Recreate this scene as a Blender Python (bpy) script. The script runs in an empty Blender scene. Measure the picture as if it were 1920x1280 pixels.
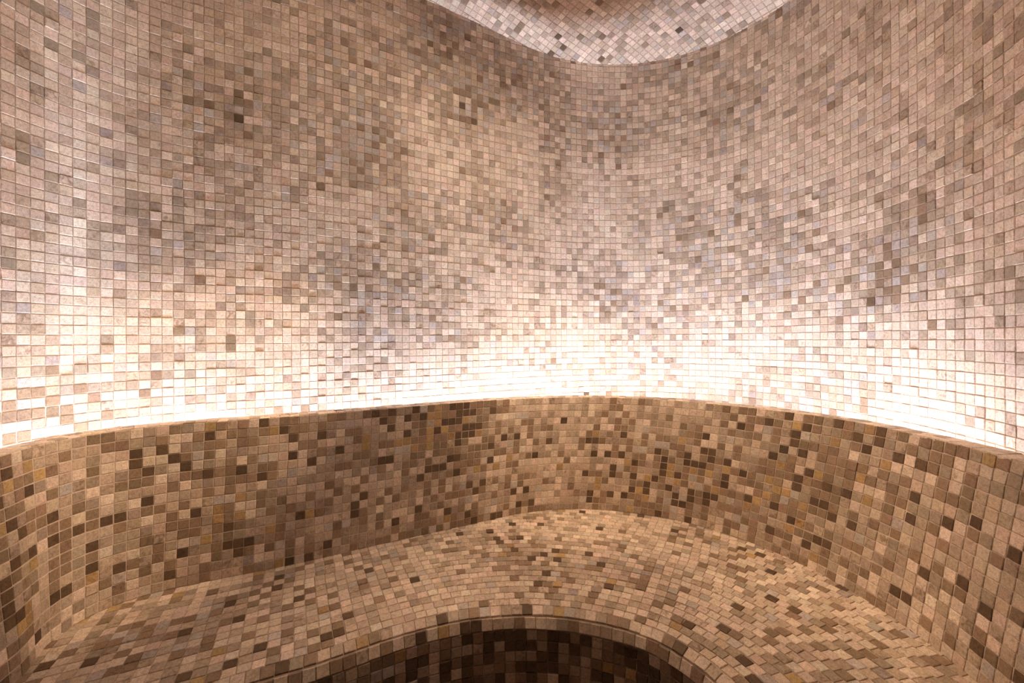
import bpy, math, random
import numpy as np
from mathutils import Matrix, Vector

random.seed(7)
RNG = np.random.default_rng(7)
SC = bpy.context.scene
COL = SC.collection

P = 0.024                 # mosaic pitch in metres; all footprints below are in pitches
EYE = 44.5                # eye height above the floor, in pitches
LENS = 14.53

# ------------------------------------------------------------------ camera, world, exposure
cam_d = bpy.data.cameras.new('camera')
cam_d.sensor_width = 36.0
cam_d.lens = LENS
cam_d.shift_y = -4.0 / 1920.0
cam_d.clip_start = 0.01
cam = bpy.data.objects.new('camera', cam_d)
COL.objects.link(cam)
cam.location = (0.0, 0.0, EYE * P)
cam.rotation_euler = (Matrix.Rotation(math.pi / 2, 3, 'X') @ Matrix.Rotation(-0.006, 3, 'Z')).to_euler()
SC.camera = cam

world = bpy.data.worlds.new('world')
SC.world = world
world.use_nodes = True
world.node_tree.nodes['Background'].inputs[0].default_value = (0, 0, 0, 1)
world.node_tree.nodes['Background'].inputs[1].default_value = 0.0

SC.view_settings.view_transform = 'Standard'
SC.view_settings.look = 'None'
SC.view_settings.gamma = 1.0
SC.view_settings.use_curve_mapping = False
SC.view_settings.exposure = 2.60
SC.cycles.max_bounces = 7
SC.cycles.diffuse_bounces = 6
SC.cycles.glossy_bounces = 3
SC.cycles.adaptive_threshold = 0.07
SC.cycles.sample_clamp_indirect = 6.0

STRIP_WATTS = 0.074                      # per segment of the hidden light strip
STRIP_SPREAD = math.radians(125)         # its profile throws the light upwards
STRIP_COLOR = (0.83, 0.915, 1.13)
LAMP_COLOR = (1.0, 0.72, 0.46)

# ------------------------------------------------------------------ node materials
def new_mat(name):
    m = bpy.data.materials.new(name)
    m.use_nodes = True
    nt = m.node_tree
    nt.nodes.clear()
    return m, nt

def N(nt, kind, **kw):
    n = nt.nodes.new(kind)
    for k, v in kw.items():
        setattr(n, k, v)
    return n

def ramp(nt, fac, stops):
    r = N(nt, 'ShaderNodeValToRGB')
    el = r.color_ramp.elements
    while len(el) < len(stops):
        el.new(0.5)
    for e, (p, c) in zip(el, stops):
        e.position = p
        e.color = c if len(c) == 4 else (*c, 1)
    nt.links.new(fac, r.inputs[0])
    return r.outputs[0]

def mixc(nt, a, b, fac=1.0, mode='MULTIPLY'):
    m = N(nt, 'ShaderNodeMix', data_type='RGBA', blend_type=mode)
    if isinstance(fac, float):
        m.inputs['Factor'].default_value = fac
    else:
        nt.links.new(fac, m.inputs['Factor'])
    nt.links.new(a, m.inputs[6])
    nt.links.new(b, m.inputs[7])
    return m.outputs[2]

def make_stone():
    m, nt = new_mat('tumbled_stone')
    out = N(nt, 'ShaderNodeOutputMaterial')
    bs = N(nt, 'ShaderNodeBsdfPrincipled')
    geo = N(nt, 'ShaderNodeNewGeometry')
    tone = N(nt, 'ShaderNodeAttribute', attribute_name='tone')
    vein = N(nt, 'ShaderNodeAttribute', attribute_name='vein')
    n1 = N(nt, 'ShaderNodeTexNoise')
    n1.inputs['Scale'].default_value = 170.0
    n1.inputs['Detail'].default_value = 3.0
    n1.inputs['Roughness'].default_value = 0.65
    n2 = N(nt, 'ShaderNodeTexNoise')
    n2.inputs['Scale'].default_value = 850.0
    n2.inputs['Detail'].default_value = 1.0
    n3 = N(nt, 'ShaderNodeTexNoise')
    n3.inputs['Scale'].default_value = 60.0
    n3.inputs['Detail'].default_value = 2.0
    n3.inputs['Distortion'].default_value = 1.6
    for n in (n1, n2, n3):
        nt.links.new(geo.outputs['Position'], n.inputs['Vector'])
    c = mixc(nt, tone.outputs['Color'], ramp(nt, n1.outputs['Fac'], [(0.28, (0.70, 0.68, 0.66)), (0.5, (1, 1, 1)), (0.72, (1.18, 1.18, 1.18))]))
    c = mixc(nt, c, ramp(nt, n2.outputs['Fac'], [(0.3, (0.68, 0.67, 0.66)), (0.5, (1, 1, 1)), (0.70, (1.22, 1.22, 1.22))]))
    dark = ramp(nt, n3.outputs['Fac'], [(0.34, (0.60, 0.55, 0.51)), (0.48, (0.92, 0.90, 0.88)), (0.56, (1, 1, 1))])
    c = mixc(nt, c, dark, vein.outputs['Fac'])
    nt.links.new(c, bs.inputs['Base Color'])
    bs.inputs['Roughness'].default_value = 0.62
    bs.inputs['Specular IOR Level'].default_value = 0.3
    nt.links.new(bs.outputs[0], out.inputs[0])
    return m

def make_grout(name, base):
    m, nt = new_mat(name)
    out = N(nt, 'ShaderNodeOutputMaterial')
    bs = N(nt, 'ShaderNodeBsdfPrincipled')
    geo = N(nt, 'ShaderNodeNewGeometry')
    n1 = N(nt, 'ShaderNodeTexNoise')
    n1.inputs['Scale'].default_value = 35.0
    n1.inputs['Detail'].default_value = 2.0
    nt.links.new(geo.outputs['Position'], n1.inputs['Vector'])
    lo = tuple(v * 0.82 for v in base)
    hi = tuple(min(1, v * 1.15) for v in base)
    nt.links.new(ramp(nt, n1.outputs['Fac'], [(0.3, lo), (0.7, hi)]), bs.inputs['Base Color'])
    bs.inputs['Roughness'].default_value = 0.9
    bs.inputs['Specular IOR Level'].default_value = 0.15
    nt.links.new(bs.outputs[0], out.inputs[0])
    return m

def make_emit(name, color, strength):
    m, nt = new_mat(name)
    out = N(nt, 'ShaderNodeOutputMaterial')
    e = N(nt, 'ShaderNodeEmission')
    e.inputs[0].default_value = (*color, 1)
    e.inputs[1].default_value = strength
    nt.links.new(e.outputs[0], out.inputs[0])
    return m

STONE = make_stone()
GROUT = make_grout('sand_grout', (0.56, 0.43, 0.33))
WALL_GROUT = make_grout('wall_grout', (0.62, 0.49, 0.39))
GLOW = make_emit('strip_glow', STRIP_COLOR, 2.0)
PLASTIC = make_grout('white_plastic', (0.7, 0.7, 0.7))

# ------------------------------------------------------------------ footprint curves (in pitches)
class Curve:
    """smooth interpolating curve through control points with an arc-length table"""
    def __init__(self, pts, sub=24):
        p = np.array(pts, float)
        e = np.vstack([2 * p[0] - p[1], p, 2 * p[-1] - p[-2]])
        out, idx = [], []
        for i in range(len(p) - 1):
            a, b, c, d = e[i], e[i + 1], e[i + 2], e[i + 3]
            t = np.arange(sub)[:, None] / sub
            out.append(0.5 * (2 * b + (c - a) * t + (2 * a - 5 * b + 4 * c - d) * t * t + (3 * b - a - 3 * c + d) * t ** 3))
            idx.append(i + t[:, 0])
        out.append(p[-1:]); idx.append([len(p) - 1])
        self.xy = np.vstack(out)
        self.u = np.concatenate(idx)
        self.s = np.r_[0, np.cumsum(np.hypot(*np.diff(self.xy, axis=0).T))]
        self.len = self.s[-1]
    def at(self, s):
        return np.stack([np.interp(s, self.s, self.xy[:, 0]), np.interp(s, self.s, self.xy[:, 1])], -1)
    def at_u(self, u):
        return np.stack([np.interp(u, self.u, self.xy[:, 0]), np.interp(u, self.u, self.xy[:, 1])], -1)
    def tan(self, s, h=0.4):
        d = self.at(np.minimum(s + h, self.len)) - self.at(np.maximum(s - h, 0))
        return d / np.linalg.norm(d, axis=-1, keepdims=True)
    def s_of_u(self, u):
        return np.interp(u, self.u, self.s)
    def offset(self, d):
        t = self.tan(self.s, 0.6)
        n = np.stack([-t[:, 1], t[:, 0]], -1)
        q = self.xy + n * d
        return Curve(q[::6] if (len(q) - 1) % 6 == 0 else np.vstack([q[::6], q[-1:]]), 6)
    def side(self, q):
        """signed distance, positive on the outer (wall) side"""
        a, b = self.xy[:-1:2][: (len(self.xy) - 1) // 2], self.xy[2::2][: (len(self.xy) - 1) // 2]
        res = np.empty(len(q))
        ab = b - a
        L2 = (ab ** 2).sum(1)
        for i0 in range(0, len(q), 512):
            qq = q[i0:i0 + 512]
            w = qq[:, None] - a[None]
            t = np.clip((w * ab).sum(-1) / L2, 0, 1)
            r = w - t[..., None] * ab
            dd = (r ** 2).sum(-1)
            k = dd.argmin(1)
            ii = np.arange(len(qq))
            cr = ab[k, 0] * w[ii, k, 1] - ab[k, 1] * w[ii, k, 0]
            res[i0:i0 + 512] = np.sqrt(dd[ii, k]) * np.sign(cr)
        return res

WALL_SEEN = [(-46.03, 37.24), (-45.24, 40.51), (-43.7, 43.41), (-41.5, 45.85), (-38.83, 47.81), (-35.92, 49.4), (-32.91, 50.8), (-29.89, 52.15), (-26.89, 53.56), (-23.93, 55.04), (-21.01, 56.6), (-18.12, 58.22), (-15.24, 59.86), (-12.36, 61.5), (-9.47, 63.11), (-6.55, 64.68), (-3.6, 66.19), (-0.62, 67.62), (2.42, 68.95), (5.5, 70.15), (8.65, 71.18), (11.86, 71.98), (15.13, 72.5), (18.44, 72.69), (21.74, 72.49), (25.0, 71.87), (28.13, 70.81), (31.07, 69.29), (33.75, 67.34), (36.11, 65.02), (38.12, 62.4), (39.77, 59.53), (41.06, 56.48), (42.0, 53.3), (42.59, 50.05), (42.87, 46.75), (42.85, 43.43), (42.54, 40.14), (41.96, 36.88), (41.11, 33.67)]
TOP_SEEN = [(-39.54, 31.68), (-40.41, 35.17), (-40.16, 38.19), (-38.82, 40.67), (-36.58, 42.6), (-33.8, 44.14), (-30.82, 45.48), (-27.85, 46.79), (-24.97, 48.15), (-22.16, 49.58), (-19.36, 51.05), (-16.56, 52.52), (-13.74, 53.97), (-10.9, 55.4), (-8.06, 56.84), (-5.22, 58.26), (-2.34, 59.57), (0.63, 60.65), (3.69, 61.42), (6.84, 61.86), (10.05, 61.98), (13.24, 61.77), (16.34, 61.15), (19.3, 60.11), (22.06, 58.63), (24.64, 56.79), (27.07, 54.69), (29.34, 52.43), (31.43, 50.0), (33.22, 47.39), (34.62, 44.59), (35.58, 41.61), (36.1, 38.5), (36.23, 35.33), (36.05, 32.14), (35.58, 28.95)]
BASE_SEEN = [(-37.75, 31.59), (-39.46, 34.86), (-39.86, 37.77), (-38.92, 40.21), (-36.86, 42.13), (-34.12, 43.63), (-31.15, 44.9), (-28.2, 46.14), (-25.36, 47.45), (-22.61, 48.85), (-19.9, 50.3), (-17.18, 51.76), (-14.44, 53.18), (-11.66, 54.54), (-8.88, 55.92), (-6.11, 57.35), (-3.35, 58.81), (-0.56, 60.2), (2.31, 61.35), (5.29, 62.12), (8.37, 62.46), (11.48, 62.38), (14.57, 61.89), (17.57, 61.04), (20.44, 59.82), (23.12, 58.26), (25.6, 56.39), (27.85, 54.24), (29.83, 51.84), (31.51, 49.22), (32.85, 46.42), (33.83, 43.49), (34.45, 40.45), (34.75, 37.36), (34.77, 34.26), (34.49, 31.16)]
EDGE_SEEN = [(-21.9, 30.55), (-20.2, 31.4), (-18.4, 32.2), (-16.25, 33.17), (-13.54, 34.6), (-9.63, 36.65), (-5.39, 38.2), (-2.0, 38.85), (1.2, 39.05), (4.05, 38.8), (6.9, 38.2), (10.2, 36.95), (12.49, 35.5), (14.3, 33.3), (15.25, 31.49)]

WALL_L = [(-42.0, 3.0), (-43.6, 12.0), (-44.9, 21.0), (-45.9, 29.5), (-46.2, 33.6)]
WALL_R = [(40.0, 30.3), (39.2, 25.5), (38.6, 17.0), (38.2, 9.0), (37.8, 3.0)]
wall = Curve(WALL_L + WALL_SEEN + WALL_R)
wall_front_c = Curve([WALL_R[-1], (36.0, -6.0), (30.0, -14.0), (18.0, -20.0), (0.0, -22.0), (-20.0, -20.0), (-33.0, -14.0), (-40.0, -6.0), WALL_L[0]])
TOPX_L = [(-36.2, 4.0), (-36.9, 14.0), (-37.8, 22.5), (-38.9, 28.2)]
BASX_L = [(-35.0, 4.0), (-35.6, 14.0), (-36.2, 22.5), (-37.0, 28.0)]
TOPX_R = [(35.0, 25.5), (34.3, 20.0), (33.8, 12.0), (33.5, 4.0)]
BASX_R = [(34.0, 27.5), (33.4, 21.0), (32.9, 12.5), (32.6, 4.0)]
top_c = Curve(TOPX_L + TOP_SEEN + TOPX_R)
base_c = Curve(BASX_L + BASE_SEEN + BASX_R)
edge_c = Curve([(-27.5, 4.0), (-28.2, 14.0), (-27.6, 22.0), (-25.5, 27.6), (-23.7, 29.5)] + EDGE_SEEN + [(15.9, 29.5), (16.9, 24.0), (17.6, 14.0), (18.0, 4.0)])
NOSE_R = 1.4
face_c = edge_c.offset(-0.41)                # riser face
seat_c = edge_c.offset(0.99)                 # where the flat seat begins

N_TOP, N_SEAT = 8.73, 25.73                  # pitches below the eye
ROW0 = 8.27
Z = lambda n: (EYE - n)                      # height in pitches of a level n below the eye

def ceil_n(x):
    t = np.clip((12.0 - x) / 24.0, 0, 1)
    return 48.15 + 2.3 * t * t * (3 - 2 * t)

# ------------------------------------------------------------------ tile shapes
TONES = [  # linear albedo, weight on the upper wall, weight on the lower bench work
    ((0.74, 0.60, 0.48), 0.26, 0.11),
    ((0.66, 0.52, 0.41), 0.29, 0.19),
    ((0.56, 0.43, 0.325), 0.20, 0.19),
    ((0.43, 0.335, 0.25), 0.155, 0.19),
    ((0.51, 0.43, 0.38), 0.07, 0.03),
    ((0.29, 0.20, 0.13), 0.028, 0.18),
    ((0.135, 0.085, 0.05), 0.001, 0.075),
    ((0.44, 0.295, 0.14), 0.0, 0.03),
]
N_VAR = 16                                   # shape and shade variants of each tone
VARIANTS = []                                # (verts, tone, vein)
FACES = [(8, 9, 10, 11)] + [(i, (i + 1) % 4, 4 + (i + 1) % 4, 4 + i) for i in range(4)] + [(4 + i, 4 + (i + 1) % 4, 8 + (i + 1) % 4, 8 + i) for i in range(4)]
FACES = np.array(FACES)
for tone, _, _ in TONES:
    for k in range(N_VAR):
        half = 0.459 + RNG.uniform(-0.010, 0.012)
        ch = RNG.uniform(0.022, 0.042)
        c = np.array([(-1, -1), (1, -1), (1, 1), (-1, 1)], float) * half * np.array([1.022, 0.992]) + RNG.uniform(-0.014, 0.014, (4, 2))
        v = np.zeros((12, 3))
        v[0:4, :2] = c; v[0:4, 2] = -0.22
        v[4:8, :2] = c; v[4:8, 2] = -ch
        v[8:12, :2] = c * (1 - ch / half) + RNG.uniform(-0.006, 0.006, (4, 2)); v[8:12, 2] = 0
        col = np.array(tone) * RNG.uniform(0.82, 1.18) * (1 + RNG.uniform(-0.03, 0.03, 3))
        VARIANTS.append((v, np.r_[np.clip(col, 0.02, 0.82), 1.0], float(RNG.choice([0, 0.25, 0.6, 1.0], p=[0.5, 0.32, 0.13, 0.05]))))
W_WALL = np.array([t[1] for t in TONES]); W_WALL /= W_WALL.sum()
W_BENCH = np.array([t[2] for t in TONES]); W_BENCH /= W_BENCH.sum()
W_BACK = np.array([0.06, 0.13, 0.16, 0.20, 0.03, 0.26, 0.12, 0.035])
W_DARK = np.array([0.02, 0.04, 0.09, 0.18, 0.02, 0.27, 0.35, 0.03])   # darker stones near the floor, with the bench-front shade partly put into their tone
W_SEAT = np.array([0.24, 0.26, 0.18, 0.14, 0.04, 0.10, 0.03, 0.01])

def finish_mesh(me, tones, veins):
    a = me.attributes.new('tone', 'FLOAT_COLOR', 'FACE')
    a.data.foreach_set('color', np.ascontiguousarray(tones, dtype=np.float32).ravel())
    b = me.attributes.new('vein', 'FLOAT', 'FACE')
    b.data.foreach_set('value', np.ascontiguousarray(veins, dtype=np.float32))

def mesh_quads(name, verts, quads, mat):
    me = bpy.data.meshes.new(name)
    me.vertices.add(len(verts)); me.vertices.foreach_set('co', np.asarray(verts, np.float32).ravel())
    q = np.asarray(quads, np.int32)
    me.loops.add(q.size); me.loops.foreach_set('vertex_index', q.ravel())
    me.polygons.add(len(q))
    me.polygons.foreach_set('loop_start', np.arange(0, q.size, 4, dtype=np.int32))
    me.polygons.foreach_set('loop_total', np.full(len(q), 4, np.int32))
    me.update(calc_edges=True)
    me.shade_flat()
    if mat:
        me.materials.append(mat)
    return me

VAR_MESH = {}
def var_mesh(i):
    if i not in VAR_MESH:
        v, tone, vein = VARIANTS[i]
        me = mesh_quads('tile', v, FACES, STONE)
        finish_mesh(me, np.tile(tone, (9, 1)), np.full(9, vein))
        VAR_MESH[i] = me
    return VAR_MESH[i]

def obj(name, me, parent=None):
    o = bpy.data.objects.new(name, me)
    COL.objects.link(o)
    if parent:
        o.parent = parent
        o.location = -parent.location if parent.type == 'EMPTY' else (0, 0, 0)
    return o

# ------------------------------------------------------------------ tile layers
class Layer:
    """tiles of one surface: centre, in-plane axes and normal, in pitches"""
    def __init__(self):
        self.c, self.x, self.y, self.n, self.k = [], [], [], [], []
    def add(self, c, x, y, n, key):
        self.c.append(np.asarray(c, float)); self.x.append(np.asarray(x, float)); self.y.append(np.asarray(y, float)); self.n.append(np.asarray(n, float)); self.k.append(np.asarray(key, float))
    def done(self):
        for a in ('c', 'x', 'y', 'n', 'k'):
            setattr(self, a, np.vstack(getattr(self, a)))

def tone_pick(layer, weights, cluster):
    """variant of each tile; neighbouring tiles lean the same way a little"""
    m = len(layer.c)
    cum = np.cumsum(weights)
    r = RNG.normal(0, 1, m)
    if cluster > 0:
        f = np.zeros(m)
        for i in range(14):
            d = RNG.normal(0, 0.22, 2); ph = RNG.uniform(0, 6.28)
            f += np.sin(layer.k @ d + ph)
        r = r + cluster * f / f.std()
    r = (np.argsort(np.argsort(r)) + 0.5) / m
    t = np.minimum(np.searchsorted(cum, r), len(cum) - 1)
    return t * N_VAR + RNG.integers(0, N_VAR, m)

def seen_area(layer):
    """how large each tile shows in the photograph (0 outside of the frame)"""
    f = LENS / 36 * 1920
    def proj(q):
        d = np.maximum(q[:, 1], 1e-3)
        return 960 + f * q[:, 0] / d, 636 + f * (EYE - q[:, 2]) / d
    u0, v0 = proj(layer.c)
    ux, vx = proj(layer.c + layer.x * 0.5)
    uy, vy = proj(layer.c + layer.y * 0.5)
    a = np.abs((ux - u0) * (vy - v0) - (vx - v0) * (uy - u0))
    facing = ((np.array([0, 0, EYE]) - layer.c) * layer.n).sum(1) > 0
    ok = (layer.c[:, 1] > 4) & (u0 > 2) & (u0 < 1918) & (v0 > 2) & (v0 < 1278) & facing
    return np.where(ok, a, 0)

def lay(layer, parent, part, weights=W_WALL, cluster=0.5, proud=(0.085, 0.022), tilt=0.009, hide=None, limit=300, field=None):
    """the tiles that show largest become objects, the rest one joined field"""
    layer.done()
    m = len(layer.c)
    var = tone_pick(layer, weights, cluster)
    h = proud[0] + RNG.normal(0, proud[1], m) * RNG.choice([0.6, 1.0, 2.2], m, p=[0.5, 0.4, 0.1])
    h = np.maximum(h, proud[0] * 0.6)
    # a tilt of each tile and a small in-plane slip of each mosaic sheet
    sheet = np.floor(layer.k / 13.0).astype(int)
    rot = {}
    slip = np.zeros((m, 3))
    for i, s in enumerate(map(tuple, sheet)):
        if s not in rot:
            rot[s] = RNG.normal(0, 0.028, 2), RNG.normal(0, 0.006)
        d, z = rot[s]
        slip[i, :2] = d; slip[i, 2] = z
    xa = layer.x + layer.n * RNG.normal(0, tilt, m)[:, None]
    ya = layer.y + layer.n * RNG.normal(0, tilt, m)[:, None]
    sp = RNG.normal(0, 0.012, m)
    xb = xa + layer.y * sp[:, None]; yb = ya - layer.x * sp[:, None]
    na = np.cross(xb, yb)
    na /= np.linalg.norm(na, axis=1, keepdims=True)
    c = layer.c + layer.n * (h + np.clip(slip[:, 2], -0.006, 0.012))[:, None] + layer.x * slip[:, :1] + layer.y * slip[:, 1:2]
    area = seen_area(layer)
    if hide is not None:
        area = np.where(hide(layer), 0, area)
    order = np.argsort(-area)
    single = [i for i in order[:limit] if area[i] > 0]
    rest = np.ones(m, bool); rest[single] = False
    base = Vector(parent.location) + (Vector(parent.parent.location) if parent.parent else Vector((0, 0, 0)))
    for i in single:
        o = bpy.data.objects.new(part, var_mesh(int(var[i])))
        COL.objects.link(o)
        o.parent = parent
        M = Matrix(((xb[i, 0], yb[i, 0], na[i, 0], 0), (xb[i, 1], yb[i, 1], na[i, 1], 0), (xb[i, 2], yb[i, 2], na[i, 2], 0), (0, 0, 0, 1)))
        M = Matrix.Scale(P, 4) @ M
        M.translation = Vector(c[i] * P) - base
        o.matrix_basis = M
    idx = np.where(rest)[0]
    if len(idx):
        V = np.stack([VARIANTS[v][0] for v in var[idx]])          # k,12,3
        Wd = c[idx][:, None] + V[..., :1] * xb[idx][:, None] + V[..., 1:2] * yb[idx][:, None] + V[..., 2:] * na[idx][:, None]
        verts = (Wd * P - np.array(base)).reshape(-1, 3)
        quads = (FACES[None] + (np.arange(len(idx)) * 12)[:, None, None]).reshape(-1, 4)
        me = mesh_quads(field, verts, quads, STONE)
        tn = np.repeat(np.stack([VARIANTS[v][1] for v in var[idx]]), 9, axis=0)
        vn = np.repeat(np.array([VARIANTS[v][2] for v in var[idx]]), 9)
        finish_mesh(me, tn, vn)
        o = bpy.data.objects.new(field, me)
        COL.objects.link(o)
        o.parent = parent
        o['kind'] = 'stuff'
    return len(single), len(idx)

def strip_mesh(name, rails, mat, closed=False):
    """quads between successive rails (arrays k,3 in pitches)"""
    k = len(rails[0])
    verts = np.vstack(rails) * P
    quads = []
    m = len(rails)
    for j in range(m if closed else m - 1):
        a, b = j * k, ((j + 1) % m) * k
        for i in range(k - 1):
            quads.append((a + i, a + i + 1, b + i + 1, b + i))
    return mesh_quads(name, verts, quads, mat)

def lift(xy, z):
    return np.c_[xy, np.full(len(xy), float(z))]

def structure(o, label, cat):
    o['kind'] = 'structure'; o['label'] = label; o['category'] = cat

# ------------------------------------------------------------------ walls
s_a, s_b = wall.s_of_u(len(WALL_L)), wall.s_of_u(len(WALL_L) + len(WALL_SEEN) - 1)
PITCH = (s_b - s_a) / 129.0

def wall_part(name, curve, s0, cols, pitch, label, rows=(-43, 60), part='tile', limit=300, gap=None):
    s_edge = s0 + np.array([cols[0], cols[1]]) * pitch
    ss = np.linspace(max(s_edge[0], 0), min(s_edge[1], curve.len), 160)
    xy = curve.at(ss)
    top = np.stack([xy[:, 0], xy[:, 1], EYE + ceil_n(xy[:, 0]) + 1.2], -1)
    me = strip_mesh(name, [lift(xy, -0.5), top], WALL_GROUT)
    w = obj(name, me)
    structure(w, label, 'wall')
    L = Layer()
    for c in range(cols[0], cols[1]):
        s = s0 + (c + 0.5) * pitch
        if s < 0.4 or s > curve.len - 0.4 or (gap and gap[0] < s < gap[1]):
            continue
        q = curve.at(np.array([s]))[0]; t = curve.tan(np.array([s]))[0]
        ntop = float(ceil_n(q[0]))
        r = np.arange(rows[0], rows[1])
        zc = EYE - ROW0 + r + 0.5
        r = r[(zc > 0.3) & (zc < EYE + ntop + 0.35)]
        zc = EYE - ROW0 + r + 0.5
        k = len(r)
        one = np.ones(k)
        L.add(np.stack([q[0] * one, q[1] * one, zc], -1), np.outer(one, [t[0] * pitch, t[1] * pitch, 0]), np.outer(one, [0, 0, 1.0]), np.outer(one, [t[1], -t[0], 0]), np.stack([c * one, r], -1))
    # x, y, n must be right handed: x cross y = (ty, -tx, 0)
    hid = lambda l: l.c[:, 2] < EYE - 9.6
    print(name, lay(L, w, part, W_WALL, 0.75, hide=hid, limit=limit, field='tile_field'))
    return w

DOOR = (wall_front_c.len * 0.5 - 26.0, wall_front_c.len * 0.5 + 26.0)
wall_part('wall_left', wall, s_a, (-48, 62), PITCH, 'long left stretch of curved mosaic wall above the left backrest', rows=(-12, 60))
wall_part('wall_back', wall, s_a, (62, 94), PITCH, 'rounded mosaic wall corner at the back of the room', rows=(-12, 60))
wall_part('wall_right', wall, s_a, (94, 180), PITCH, 'right stretch of curved mosaic wall above the right backrest', rows=(-12, 60))
wall_part('wall_front', wall_front_c, 0.0, (0, int(wall_front_c.len) + 1), 1.0, 'mosaic wall around the added dark door behind the footwell', limit=0, gap=DOOR)

# unseen dark glass door, added behind the footwell to keep the riser dim
def make_glass():
    m, nt = new_mat('smoked_glass')
    out = N(nt, 'ShaderNodeOutputMaterial')
    bs = N(nt, 'ShaderNodeBsdfPrincipled')
    no = N(nt, 'ShaderNodeTexNoise'); no.inputs['Scale'].default_value = 3.0
    nt.links.new(ramp(nt, no.outputs['Fac'], [(0.3, (0.012, 0.012, 0.013)), (0.7, (0.02, 0.02, 0.021))]), bs.inputs['Base Color'])
    bs.inputs['Roughness'].default_value = 0.08
    nt.links.new(bs.outputs[0], out.inputs[0])
    return m
SMOKED = make_glass()
ds = np.linspace(DOOR[0], DOOR[1], 30)
dq, dt = wall_front_c.at(ds), wall_front_c.tan(ds)
dn = np.stack([-dt[:, 1], dt[:, 0]], -1)
inn = dq - dn * 0.6
door = obj('added_door_1', strip_mesh('added_door_1', [lift(inn, 0.3), lift(inn, 88.0)], SMOKED))
structure(door, 'added unseen dark glass door behind the footwell that keeps the riser dim', 'door')
for k_ in (0, -1):
    jx = np.vstack([inn[k_] - dt[k_] * 0.8, inn[k_] + dt[k_] * 0.8])
    a_, b_ = jx, jx - dn[k_] * 1.0
    posts = [np.array([[*p_, 0.0], [*p_, 89.0]]) for p_ in (a_[0], b_[0], b_[1], a_[1])]
    me_ = strip_mesh('added_door_jamb', posts, PLASTIC)
    obj('added_door_jamb', me_, door)

# ------------------------------------------------------------------ ceiling and floor
ring = Curve(np.vstack([wall.xy[::8], wall_front_c.xy[8:-8:8], wall.xy[:1]]), 4)
def ceil_z(q):
    """a shallow vault: it rises a little away from the walls"""
    d = np.maximum(-ring.side(q), 0.0)
    return EYE + ceil_n(q[:, 0]) + 2.2 * (1 - np.exp(-d / 7.5))
xs, ys = np.linspace(-50, 47, 166), np.linspace(-26, 76, 170)
gx_, gy_ = np.meshgrid(xs, ys, indexing='ij')
gq = np.stack([gx_.ravel(), gy_.ravel()], -1)
ci = np.arange(len(gq)).reshape(166, 170)
cq = np.stack([ci[:-1, :-1], ci[:-1, 1:], ci[1:, 1:], ci[1:, :-1]], -1).reshape(-1, 4)
me = mesh_quads('ceiling', np.c_[gq, ceil_z(gq) + 0.05] * P, cq, GROUT)
ceiling = obj('ceiling', me)
structure(ceiling, 'low mosaic ceiling with tiles laid diagonally', 'ceiling')
L = Layer()
g = np.arange(-90, 91)
gi, gj = np.meshgrid(g, g, indexing='ij')
ca = math.radians(35.0)
cx = ((gi + 0.5) * math.cos(ca) - (gj + 0.5) * math.sin(ca)).ravel()
cy = ((gi + 0.5) * math.sin(ca) + (gj + 0.5) * math.cos(ca)).ravel() + 27.0
q = np.stack([cx, cy], -1)
box = (cx > -48) & (cx < 46) & (cy > -24) & (cy < 75)
q = q[box]; key = np.stack([gi.ravel(), gj.ravel()], -1)[box]
inside = ring.side(q) < 0.8
q = q[inside]; key = key[inside]
zz = ceil_z(q)
e = 0.3
u1 = np.array([math.cos(ca), math.sin(ca)]); u2 = np.array([math.sin(ca), -math.cos(ca)])
s1 = (ceil_z(q + u1 * e) - ceil_z(q - u1 * e)) / (2 * e)
s2 = (ceil_z(q + u2 * e) - ceil_z(q - u2 * e)) / (2 * e)
xv = np.c_[np.tile(u1, (len(q), 1)), s1]
yv = np.c_[np.tile(u2, (len(q), 1)), s2]
nv = np.cross(xv, yv); nv /= np.linalg.norm(nv, axis=1, keepdims=True)
L.add(np.c_[q, zz], xv, yv, nv, key)
print('ceiling', lay(L, ceiling, 'tile', np.array([0.36, 0.30, 0.13, 0.11, 0.05, 0.045, 0.005, 0.0]), 0.3, proud=(0.03, 0.012), tilt=0.006, field='tile_field'))

me = mesh_quads('floor', np.array([(-50, -26, 0), (47, -26, 0), (47, 76, 0), (-50, 76, 0)]) * P, [(0, 1, 2, 3)], GROUT)
floor = obj('floor', me)
structure(floor, 'mosaic floor of the footwell in front of the bench', 'floor')
L = Layer()
gx, gy = np.meshgrid(np.arange(-42, 41), np.arange(-21, 41), indexing='ij')
q = np.stack([gx.ravel(), gy.ravel()], -1).astype(float)
ok = (face_c.side(q) < -0.3) & (ring.side(q) < -0.2) & ((q[:, 1] < 3) | ((q[:, 0] > -29) & (q[:, 0] < 19)))
q = q[ok]; one = np.ones(len(q))
L.add(np.c_[q, 0 * one], np.outer(one, [1, 0, 0]), np.outer(one, [0, 1, 0]), np.outer(one, [0, 0, 1]), q)
print('floor', lay(L, floor, 'tile', W_DARK, 0.3, field='tile_field'))

# ------------------------------------------------------------------ bench: seat, rounded edge, riser
bench = bpy.data.objects.new('bench', None)
COL.objects.link(bench)
bench.location = (0, 45 * P, 0)
bench['label'] = 'curved built-in bench with backrest covered in brown stone mosaic under the light cove'
bench['category'] = 'bench'

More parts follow.
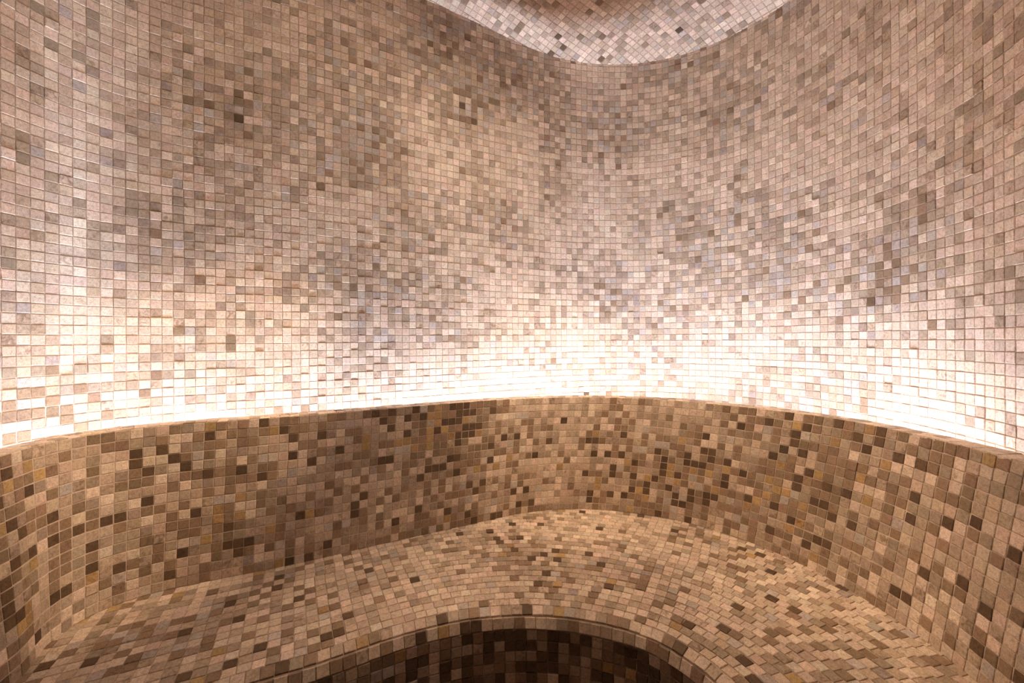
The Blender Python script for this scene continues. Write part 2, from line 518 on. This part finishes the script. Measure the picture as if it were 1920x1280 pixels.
K = 260
u = np.linspace(0, 1, K)
fa, se = face_c.at(u * face_c.len), seat_c.at(u * seat_c.len)
nrm = face_c.tan(u * face_c.len, 0.6)
nin = np.stack([-nrm[:, 1], nrm[:, 0]], -1)            # towards the seat
ba = base_c.offset(0.15).at(u * base_c.offset(0.15).len)
rails = [lift(ba, Z(N_SEAT) - 0.05)]
for t in np.linspace(0, 1, 7):
    a = t * math.pi / 2
    rb = NOSE_R - 0.07
    off = NOSE_R - rb * math.sin(a); dz = NOSE_R - rb * math.cos(a) - (0.02 if t == 0 else 0.0)
    rails.append(lift(fa + nin * off, Z(N_SEAT + dz)))
rails.append(lift(fa + nin * 0.07, -0.3))
me = strip_mesh('seat', rails, GROUT)
for poly in me.polygons:
    poly.use_smooth = True
seat = obj('seat', me, bench)

L = Layer()                                             # flat seat: rows follow the front edge, joints line up on the left
ref_s = seat_c.s[((seat_c.xy - np.array([-15.0, 34.5])) ** 2).sum(1).argmin()]
ref_p = seat_c.at(np.array([ref_s]))[0]; ref_t = seat_c.tan(np.array([ref_s]), 2.0)[0]
ref_n = np.array([-ref_t[1], ref_t[0]])
e0 = np.array(EDGE_SEEN[0]); ed = e0 - np.array(EDGE_SEEN[3]); ed /= np.linalg.norm(ed)
guide = Curve([tuple(e0 + ed * t) for t in (30, 24, 18, 12, 6)] + EDGE_SEEN + [(15.9, 29.5), (16.9, 24.0), (17.6, 14.0), (18.0, 4.0)]).offset(0.99)
for k in range(0, 34):
    cv = guide.offset(k + 0.5)
    pr = ref_p + ref_n * (k + 0.5)
    s0 = cv.s[((cv.xy - pr) ** 2).sum(1).argmin()]
    s = s0 + np.arange(-120, 160) + 0.5
    s = s[(s > 0.5) & (s < cv.len - 0.5)]
    q, t = cv.at(s), cv.tan(s)
    d = base_c.side(q)
    ok = (d < 0.35) & (q[:, 1] > 4.3) & (seat_c.side(q) > 0.35)
    q, t, s = q[ok], t[ok], s[ok]
    z = np.full(len(q), Z(N_SEAT)); o0 = np.zeros(len(q))
    L.add(np.c_[q, z], np.c_[t, o0], np.stack([-t[:, 1], t[:, 0], o0], -1), np.stack([o0, o0, o0 + 1], -1), np.stack([s, o0 + k], -1))
print('seat', lay(L, seat, 'seat_tile', W_SEAT, 0.35, proud=(0.035, 0.02), tilt=0.010, field='seat_tile_field'))

L = Layer()                                             # two rows round the front edge
for j, a in enumerate((22.5, 67.5)):
    a = math.radians(a)
    off = NOSE_R * (1 - math.sin(a)) ; dz = NOSE_R * (1 - math.cos(a))
    cv = face_c.offset(off)
    s = np.arange(0.5, cv.len - 0.5, 1.0)
    q, t = cv.at(s), cv.tan(s)
    o0 = np.zeros(len(q)); ni = np.stack([-t[:, 1], t[:, 0]], -1)
    n = np.c_[-ni * math.sin(a), o0 + math.cos(a)]
    y = np.c_[ni * math.cos(a), o0 + math.sin(a)]
    L.add(np.c_[q, o0 + Z(N_SEAT + dz)] - n * 0.03, np.c_[t, o0], y, n, np.stack([s, o0 + j], -1))
print('edge', lay(L, seat, 'edge_tile', W_BENCH, 0.2, proud=(0.05, 0.02), tilt=0.012, field='edge_tile_field'))

L = Layer()                                             # riser
n0 = N_SEAT + NOSE_R
for j in range(18):
    z = Z(n0 + j + 0.5)
    if z < 0.3:
        continue
    s = np.arange(0.5, face_c.len - 0.5, 1.0)
    q, t = face_c.at(s), face_c.tan(s)
    o0 = np.zeros(len(q))
    L.add(np.c_[q, o0 + z], np.c_[t, o0], np.stack([o0, o0, o0 + 1], -1), np.stack([t[:, 1], -t[:, 0], o0], -1), np.stack([s, o0 - j], -1))
print('riser', lay(L, seat, 'riser_tile', W_DARK, 0.2, proud=(0.04, 0.02), tilt=0.010, field='riser_tile_field'))

# ------------------------------------------------------------------ backrest with its ledge
ledge_w = 2.05
COVE_N = N_TOP + 12.0
uu = np.linspace(0, top_c.u[-1], 300)
tp, bp = top_c.at_u(uu), base_c.at_u(uu)
back_c = top_c.offset(ledge_w)
bk = back_c.at(np.interp(uu, top_c.u, top_c.s) / top_c.len * back_c.len)
thin_c = top_c.offset(1.2)
bt = thin_c.at(np.interp(uu, top_c.u, top_c.s) / top_c.len * thin_c.len)
low = bp.copy()
tq = top_c.offset(0.035).at(np.interp(uu, top_c.u, top_c.s) / top_c.len * top_c.offset(0.035).len)
low = low + (tq - tp)
rails = [lift(low, Z(N_SEAT)), lift(tq, Z(N_TOP + 0.07)), lift(bk, Z(N_TOP + 0.07)), lift(bk, Z(N_TOP + 0.55)), lift(bt, Z(N_TOP + 0.55)), lift(bt, Z(N_SEAT))]
me = strip_mesh('backrest', rails, WALL_GROUT, closed=True)
backrest = obj('backrest', me, bench)

L = Layer()
mid = (tp + bp) / 2
ms = np.r_[0, np.cumsum(np.hypot(*np.diff(mid, axis=0).T))]
ROWS = 17
for c in range(int(ms[-1])):
    uc = np.interp(c + 0.5, ms, uu)
    e = 0.02
    a, b = top_c.at_u(np.array([uc]))[0], base_c.at_u(np.array([uc]))[0]
    ta = (top_c.at_u(np.array([uc + e])) - top_c.at_u(np.array([uc - e])))[0]
    tb = (base_c.at_u(np.array([uc + e])) - base_c.at_u(np.array([uc - e])))[0]
    ds = np.interp(uc + e, uu, ms) - np.interp(uc - e, uu, ms)
    for r in range(ROWS):
        v = (r + 0.5) / ROWS
        q = a * (1 - v) + b * v
        t = (ta * (1 - v) + tb * v) / ds
        x = np.array([t[0], t[1], 0.0])
        y = np.array([(a[0] - b[0]) / ROWS, (a[1] - b[1]) / ROWS, (N_SEAT - N_TOP) / ROWS])
        n = np.cross(x, y); n /= np.linalg.norm(n)
        L.add([[q[0], q[1], Z(N_TOP + (N_SEAT - N_TOP) * v)]], [x], [y], [n], [[c, r]])
print('backrest', lay(L, backrest, 'backrest_tile', W_BACK, 0.5, proud=(0.02, 0.012), tilt=0.009, field='backrest_tile_field'))
L = Layer()
for j in range(2):
    cv = top_c.offset(0.5 + j * 1.0)
    s = np.arange(0.5, cv.len - 0.5, 1.0)
    q, t = cv.at(s), cv.tan(s)
    o0 = np.zeros(len(q))
    L.add(np.c_[q, o0 + Z(N_TOP)], np.c_[t, o0], np.stack([-t[:, 1], t[:, 0], o0], -1), np.stack([o0, o0, o0 + 1], -1), np.stack([s, o0 + j], -1))
print('ledge', lay(L, backrest, 'ledge_tile', W_WALL, 0.2, proud=(0.02, 0.02), tilt=0.02, field='ledge_tile_field'))

# ------------------------------------------------------------------ cove between ledge and wall, with the light strip
cove_in = thin_c.at(np.linspace(0, 1, 200) * thin_c.len)
# cove floor: a shelf from the back of the backrest out to the wall
ws = np.linspace(wall.s_of_u(0) + 0.5, wall.len - 0.5, 200)
me = strip_mesh('trim_1', [lift(cove_in - 0.0, Z(COVE_N)), lift(wall.at(ws), Z(COVE_N))], GROUT)
cove = obj('trim_1', me)
structure(cove, 'plain cove floor between the backrest and the wall', 'trim')

strip = bpy.data.objects.new('light_strip', None)
COL.objects.link(strip)
strip.location = (0, 64 * P, Z(COVE_N) * P)
strip['label'] = 'white light strip hidden in the cove behind the backrest ledge'
strip['category'] = 'light strip'
STRIP_END = 0.826
l0, l1 = top_c.offset(ledge_w - 0.15), top_c.offset(ledge_w + 0.35)
w0, w1 = top_c.offset(ledge_w - 0.25), top_c.offset(ledge_w + 0.45)
f = np.linspace(0.0, STRIP_END, 220)
me = strip_mesh('channel', [lift(w0.at(f * w0.len), Z(COVE_N)), lift(w0.at(f * w0.len), Z(COVE_N - 0.4)), lift(w1.at(f * w1.len), Z(COVE_N - 0.4)), lift(w1.at(f * w1.len), Z(COVE_N))], PLASTIC)
obj('channel', me, strip)
me = strip_mesh('diffuser', [lift(l1.at(f * l1.len), Z(COVE_N - 0.45)), lift(l0.at(f * l0.len), Z(COVE_N - 0.45))], GLOW)
obj('diffuser', me, strip)

# ------------------------------------------------------------------ unseen ceiling fill lamps, added to brighten bench and walls
def fill_lamp(x, y, watts, label, aim=None, cone=60, color=LAMP_COLOR):
    r = bpy.data.objects.new('fill_lamp', None)
    COL.objects.link(r)
    zc = (EYE + float(ceil_n(np.array([x]))[0])) * P
    r.location = (x * P, y * P, zc)
    r['label'] = label; r['category'] = 'fill_lamp'
    seg = 40
    def ring_mesh(name, prof, mat):
        v, q = [], []
        for k, (rr, z) in enumerate(prof):
            for i in range(seg):
                a = 2 * math.pi * i / seg
                v.append((rr * math.cos(a), rr * math.sin(a), z))
        for k in range(len(prof) - 1):
            for i in range(seg):
                q.append((k * seg + i, k * seg + (i + 1) % seg, (k + 1) * seg + (i + 1) % seg, (k + 1) * seg + i))
        o = bpy.data.objects.new(name, mesh_quads(name, v, q, mat))
        COL.objects.link(o); o.parent = r
        return o
    ring_mesh('trim_ring', [(0.052, 0.0), (0.052, -0.006), (0.042, -0.008), (0.040, -0.003)], PLASTIC)
    ring_mesh('lens', [(0.040, -0.004), (0.020, -0.0045), (0.001, -0.0045)], make_emit('lens_glow', (1.0, 0.72, 0.45), 2.0))
    l = bpy.data.lights.new('fill_lamp_spot', 'SPOT')
    l.energy = watts; l.color = color
    l.spot_size = math.radians(cone); l.spot_blend = 0.9; l.shadow_soft_size = 0.04
    lo = bpy.data.objects.new('fill_lamp_spot', l)
    COL.objects.link(lo); lo.parent = r; lo.location = (0, 0, -0.055)
    if aim is not None:
        v_ = Vector((aim[0] * P, aim[1] * P, Z(aim[2]) * P)) - (Vector(r.location) + Vector((0, 0, -0.055)))
        lo.rotation_euler = v_.to_track_quat('-Z', 'Y').to_euler()

SOFT = (1.0, 0.84, 0.70)
fill_lamp(5.0, 46.0, 6.2, 'added unseen warm fill lamp in the ceiling above the middle of the seat', (8.0, 41.0, 26.0), 60)
fill_lamp(3.0, 20.0, 11.5, 'added unseen warm fill lamp in the ceiling above the footwell', (9.0, 61.0, 8.0), 36)
fill_lamp(-14.0, 36.0, 12.0, 'added unseen warm fill lamp in the ceiling above the left seat', (33.0, 44.0, 14.0), 29)
fill_lamp(14.0, 36.0, 19.0, 'added unseen warm fill lamp in the ceiling above the right seat', (-33.0, 44.0, 4.0), 27)
fill_lamp(22.0, 26.0, 4.6, 'added unseen warm fill lamp in the ceiling beside the right wall', (-26.0, 52.0, -10.0), 90, SOFT)
fill_lamp(-24.0, 26.0, 3.9, 'added unseen warm fill lamp in the ceiling beside the left wall', (30.0, 62.0, -14.0), 84, SOFT)

# the strip is a row of short lit segments
seg_c = top_c.offset(ledge_w + 0.10)
m = int(seg_c.len * STRIP_END / 2.0)
sd = bpy.data.lights.new('strip_lamp', 'AREA')
sd.shape = 'RECTANGLE'; sd.size = 2.0 * P; sd.size_y = 0.5 * P
sd.energy = STRIP_WATTS; sd.color = STRIP_COLOR; sd.spread = STRIP_SPREAD
for i in range(m):
    s_ = (i + 0.5) / m * seg_c.len * STRIP_END
    q_ = seg_c.at(np.array([s_]))[0]; t_ = seg_c.tan(np.array([s_]))[0]
    o = bpy.data.objects.new('strip_lamp', sd)
    COL.objects.link(o); o.parent = strip
    X_ = Vector((t_[0], t_[1], 0)); Z_ = Vector((0, 0, -1)); Y_ = Z_.cross(X_)
    M = Matrix((X_, Y_, Z_)).transposed().to_4x4()
    M.translation = Vector((q_[0] * P, q_[1] * P, Z(COVE_N - 0.55) * P)) - Vector(strip.location)
    o.matrix_basis = M
